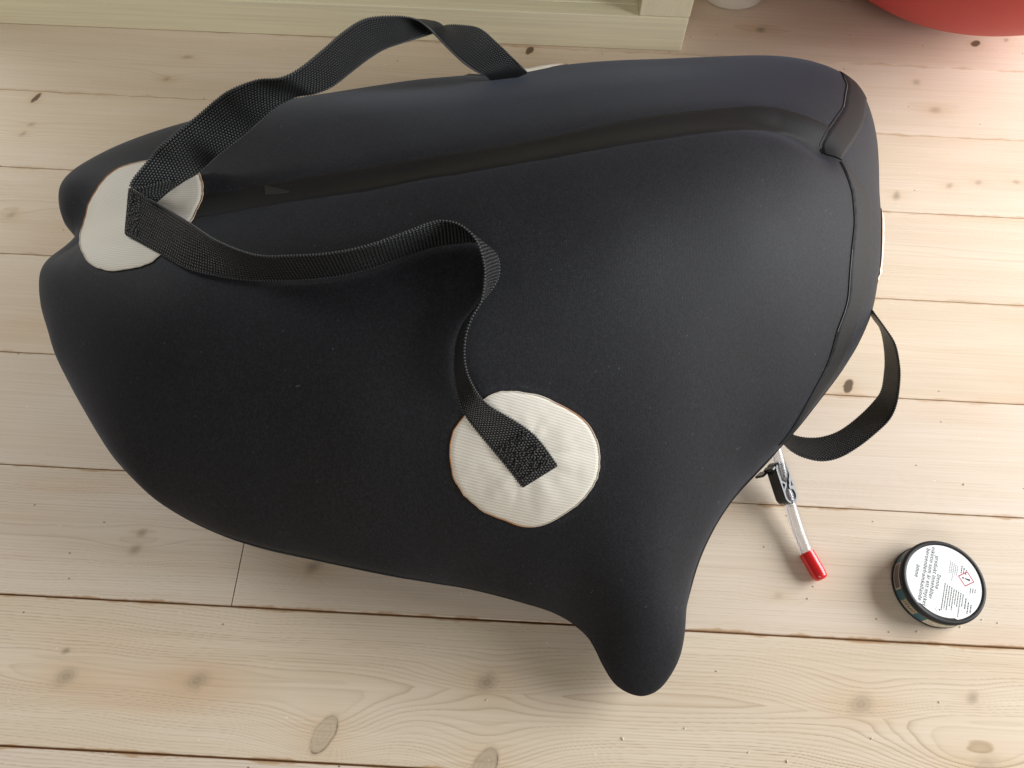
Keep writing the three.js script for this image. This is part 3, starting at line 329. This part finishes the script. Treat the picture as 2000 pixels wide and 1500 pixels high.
// ---------------------------------------------------------------- round can
{
  const R = .0355, H = .021, t = thing('round_can', 'round dark teal can with black lid and white printed label on the floor', 'can', [.372, 0, -.154]);
  const black = std({ color: lin(.022, .021, .021), roughness: .42, specularIntensity: .6 }), teal = std({ color: lin(.05, .15, .19), roughness: .4 });
  const lathe = (p, n = 96) => new THREE.LatheGeometry(p.map((q) => new THREE.Vector2(...q)), n);
  part('can_base', lathe([[0, .0003], [R - .0012, .0003], [R - .0004, .0008], [R, .0018], [R, .0032], [R - .0007, .0035]]), black, t);
  part('can_body', lathe([[R - .0006, .0034], [R - .0006, .0160]]), teal, t);
  part('lid', lathe([[R - .0007, .0159], [R, .0161], [R + .0001, .0190], [R - .0004, .0203], [R - .0016, .0210], [R - .0032, .0208], [R - .0042, .0200], [R - .0050, .0198], [0, .0198]]), black, t);
  // label on the lid
  const S = 1024, cv = document.createElement('canvas'); cv.width = cv.height = S; const c = cv.getContext('2d'); c.fillStyle = '#fbfcfb'; c.fillRect(0, 0, S, S); c.translate(S / 2, S / 2); const k = S / 2;
  c.fillStyle = '#3c4d52'; c.textAlign = 'center'; c.textBaseline = 'middle';
  const line = (s, x, y, px, font = 'sans-serif') => { c.font = 'bold ' + px * k + 'px ' + font; c.fillText(s, x * k, y * k); };
  line('Denna', .06, .15, .137); line('produkt innehåller', -.02, .275, .137); line('nikotin som är ett mycket', .0, .405, .137); line('beroendeframkallande', .0, .535, .137); line('ämne', -.02, .72, .137);
  c.fillStyle = '#c9cdcc'; c.fillRect(-.8 * k, .04 * k, 1.6 * k, .008 * k);
  const rr = rng(5), dash = (x0, x1, y, h, col) => { c.fillStyle = col; let x = x0; while (x < x1) { const w = .02 + rr() * .05; c.fillRect(x * k, (y - h / 2) * k, Math.min(w, x1 - x) * k, h * k); x += w + .012; } };
  for (let i = 0; i < 9; i++) dash(.02 + .015 * i, [.78, .72, .74, .62, .7, .52, .56, .8, .5][i], -.04 - .062 * i, .03, '#5d686b');
  for (let i = 0; i < 3; i++) dash([.22, .3, .34][i], [.52, .62, .58][i], -.62 - .075 * i, .034, '#39474b');
  for (let i = 0; i < 5; i++) dash(-.66 + i * .02, -.3 + (i === 2 ? .2 : 0), -.09 - .05 * i, .03, '#a5acad');
  for (let i = 0; i < 3; i++) dash(-.64 + .04 * i, -.42, -.4 - .06 * i, .03, '#39474b'); for (let i = 0; i < 3; i++) dash(-.12, .05 - .03 * i, -.7 - .06 * i, .03, '#5d686b');
  c.save(); c.translate(-.31 * k, -.55 * k); c.lineWidth = .026 * k; c.strokeStyle = '#b8394c'; const q = .205 * k; c.beginPath(); c.moveTo(0, -q); c.lineTo(q, 0); c.lineTo(0, q); c.lineTo(-q, 0); c.closePath(); c.stroke();
  c.fillStyle = '#14191b'; c.beginPath(); c.moveTo(-.03 * k, -.105 * k); c.lineTo(.03 * k, -.105 * k); c.lineTo(.012 * k, .04 * k); c.lineTo(-.012 * k, .04 * k); c.closePath(); c.fill(); c.beginPath(); c.arc(0, .085 * k, .025 * k, 0, 7); c.fill(); c.restore();
  c.fillStyle = '#14191b'; c.beginPath(); c.arc(.80 * k, .0, .022 * k, 0, 7); c.fill(); c.lineWidth = .008 * k; c.strokeStyle = '#39474b'; c.beginPath(); c.arc(.80 * k, .05 * k, .05 * k, 0, 2.4); c.stroke();
  const map = new THREE.CanvasTexture(cv); map.colorSpace = THREE.SRGBColorSpace; map.anisotropy = 8;
  const bx = Math.cos(LABEL_TURN), bz = Math.sin(LABEL_TURN), P = [0, .0202, 0], uv = [.5, .5], ix = [], N = 180, LR = .0314;
  for (let i = 0; i < N; i++) { const a = i / N * Math.PI * 2, rel = ((a - LABEL_NOTCH) / Math.PI * 180 + 540) % 360 - 180, r = LR * (1 - .045 * smooth(32, 28, Math.abs(rel))), x = Math.cos(a) * r, z = Math.sin(a) * r; P.push(x, .0202, z); const u = (x * bx + z * bz) / LR, v = (-x * bz + z * bx) / LR; uv.push(.5 + u / 2, .5 - v / 2); ix.push(0, 1 + (i + 1) % N, 1 + i); }
  const g = new THREE.BufferGeometry(); g.setAttribute('position', new THREE.Float32BufferAttribute(P, 3)); g.setAttribute('uv', new THREE.Float32BufferAttribute(uv, 2)); g.setIndex(ix); g.computeVertexNormals();
  part('label', g, std({ map, roughness: .45, specularIntensity: .5 }), t, 'white round label printed in grey with a red bordered warning diamond');
  // stickers round the side
  const sticker = (a0, a1, y0, y1, draw, w, h, label) => { const v = document.createElement('canvas'); v.width = w; v.height = h; draw(v.getContext('2d'), w, h); const m = new THREE.CanvasTexture(v); m.colorSpace = THREE.SRGBColorSpace; const P = [], U = [], n = 24; for (let i = 0; i <= n; i++) for (const y of [y0, y1]) { const a = mix(a0, a1, i / n); P.push(Math.cos(a) * (R - .0003), y, Math.sin(a) * (R - .0003)); U.push(i / n, y === y0 ? 0 : 1); } part('sticker', quadsGeo(P, n + 1, 2, U), std({ map: m, roughness: .55, side: THREE.DoubleSide }), t, label); };
  const A = (d) => d * Math.PI / 180;
  sticker(A(156), A(133), .0055, .0143, (x, w, h) => { x.translate(w, h); x.rotate(Math.PI); x.fillStyle = '#c6b79c'; x.fillRect(0, 0, w, h); x.fillStyle = '#4a4037'; x.font = 'bold ' + h * .82 + 'px sans-serif'; x.textAlign = 'center'; x.textBaseline = 'middle'; x.scale(.8, 1); x.fillText('12APR2023', w / 1.6, h * .55); }, 320, 96, 'beige date sticker on the side of the can');
  sticker(A(119), A(60), .0045, .0150, (x, w, h) => { x.fillStyle = '#d9d2c1'; x.fillRect(0, 0, w, h); x.fillStyle = '#6b665c'; const r2 = rng(9); for (let r = 0; r < 2; r++) for (let i = 0; i < 26; i++) if (r2() < .62) x.fillRect(w * (.06 + .034 * i), h * (.26 + .34 * r), w * .016, h * .13); x.fillRect(w * .3, h * .84, w * .26, h * .06); }, 512, 96, 'pale sticker with two rows of marks on the side of the can');
  sticker(A(208), A(170), .0050, .0150, (x, w, h) => { x.fillStyle = '#c3bbb0'; x.fillRect(0, 0, w, h); x.fillStyle = '#6d6a68'; x.fillRect(w * .06, h * .12, w * .88, h * .76); }, 160, 64, 'small grey sticker with a pale border on the side of the can');
}
// ---------------------------------------------------------------- crumbs of dried glue on the boards
{
  const r = rng(33), gs = [], spot = [[.262, -.138], [.2, -.015], [.23, -.01], [.41, -.128], [.423, -.126], [.352, -.115], [.39, -.121], [-.01, -.043], [.3, -.03], [.15, -.03], [.36, -.06], [.1, -.02], [-.26, -.062], [-.2, -.05], [.42, -.25], [.36, -.33], [.33, -.21]];
  for (const [x, z] of spot) { const g = new THREE.IcosahedronGeometry(.0004 + r() * .0004, 1); g.scale(1 + r(), .6, .7 + r() * .6); g.rotateY(r() * 6); gs.push(g.translate(x, .0005, z)); }
  tag(part('crumb', mergeGeometries(gs), std({ color: lin(.75, .68, .5), roughness: .7 }), scene), 'tiny pale crumbs scattered on the floor boards around the bag', 'crumbs', null, 'stuff');
}
renderer.render(scene, camera);
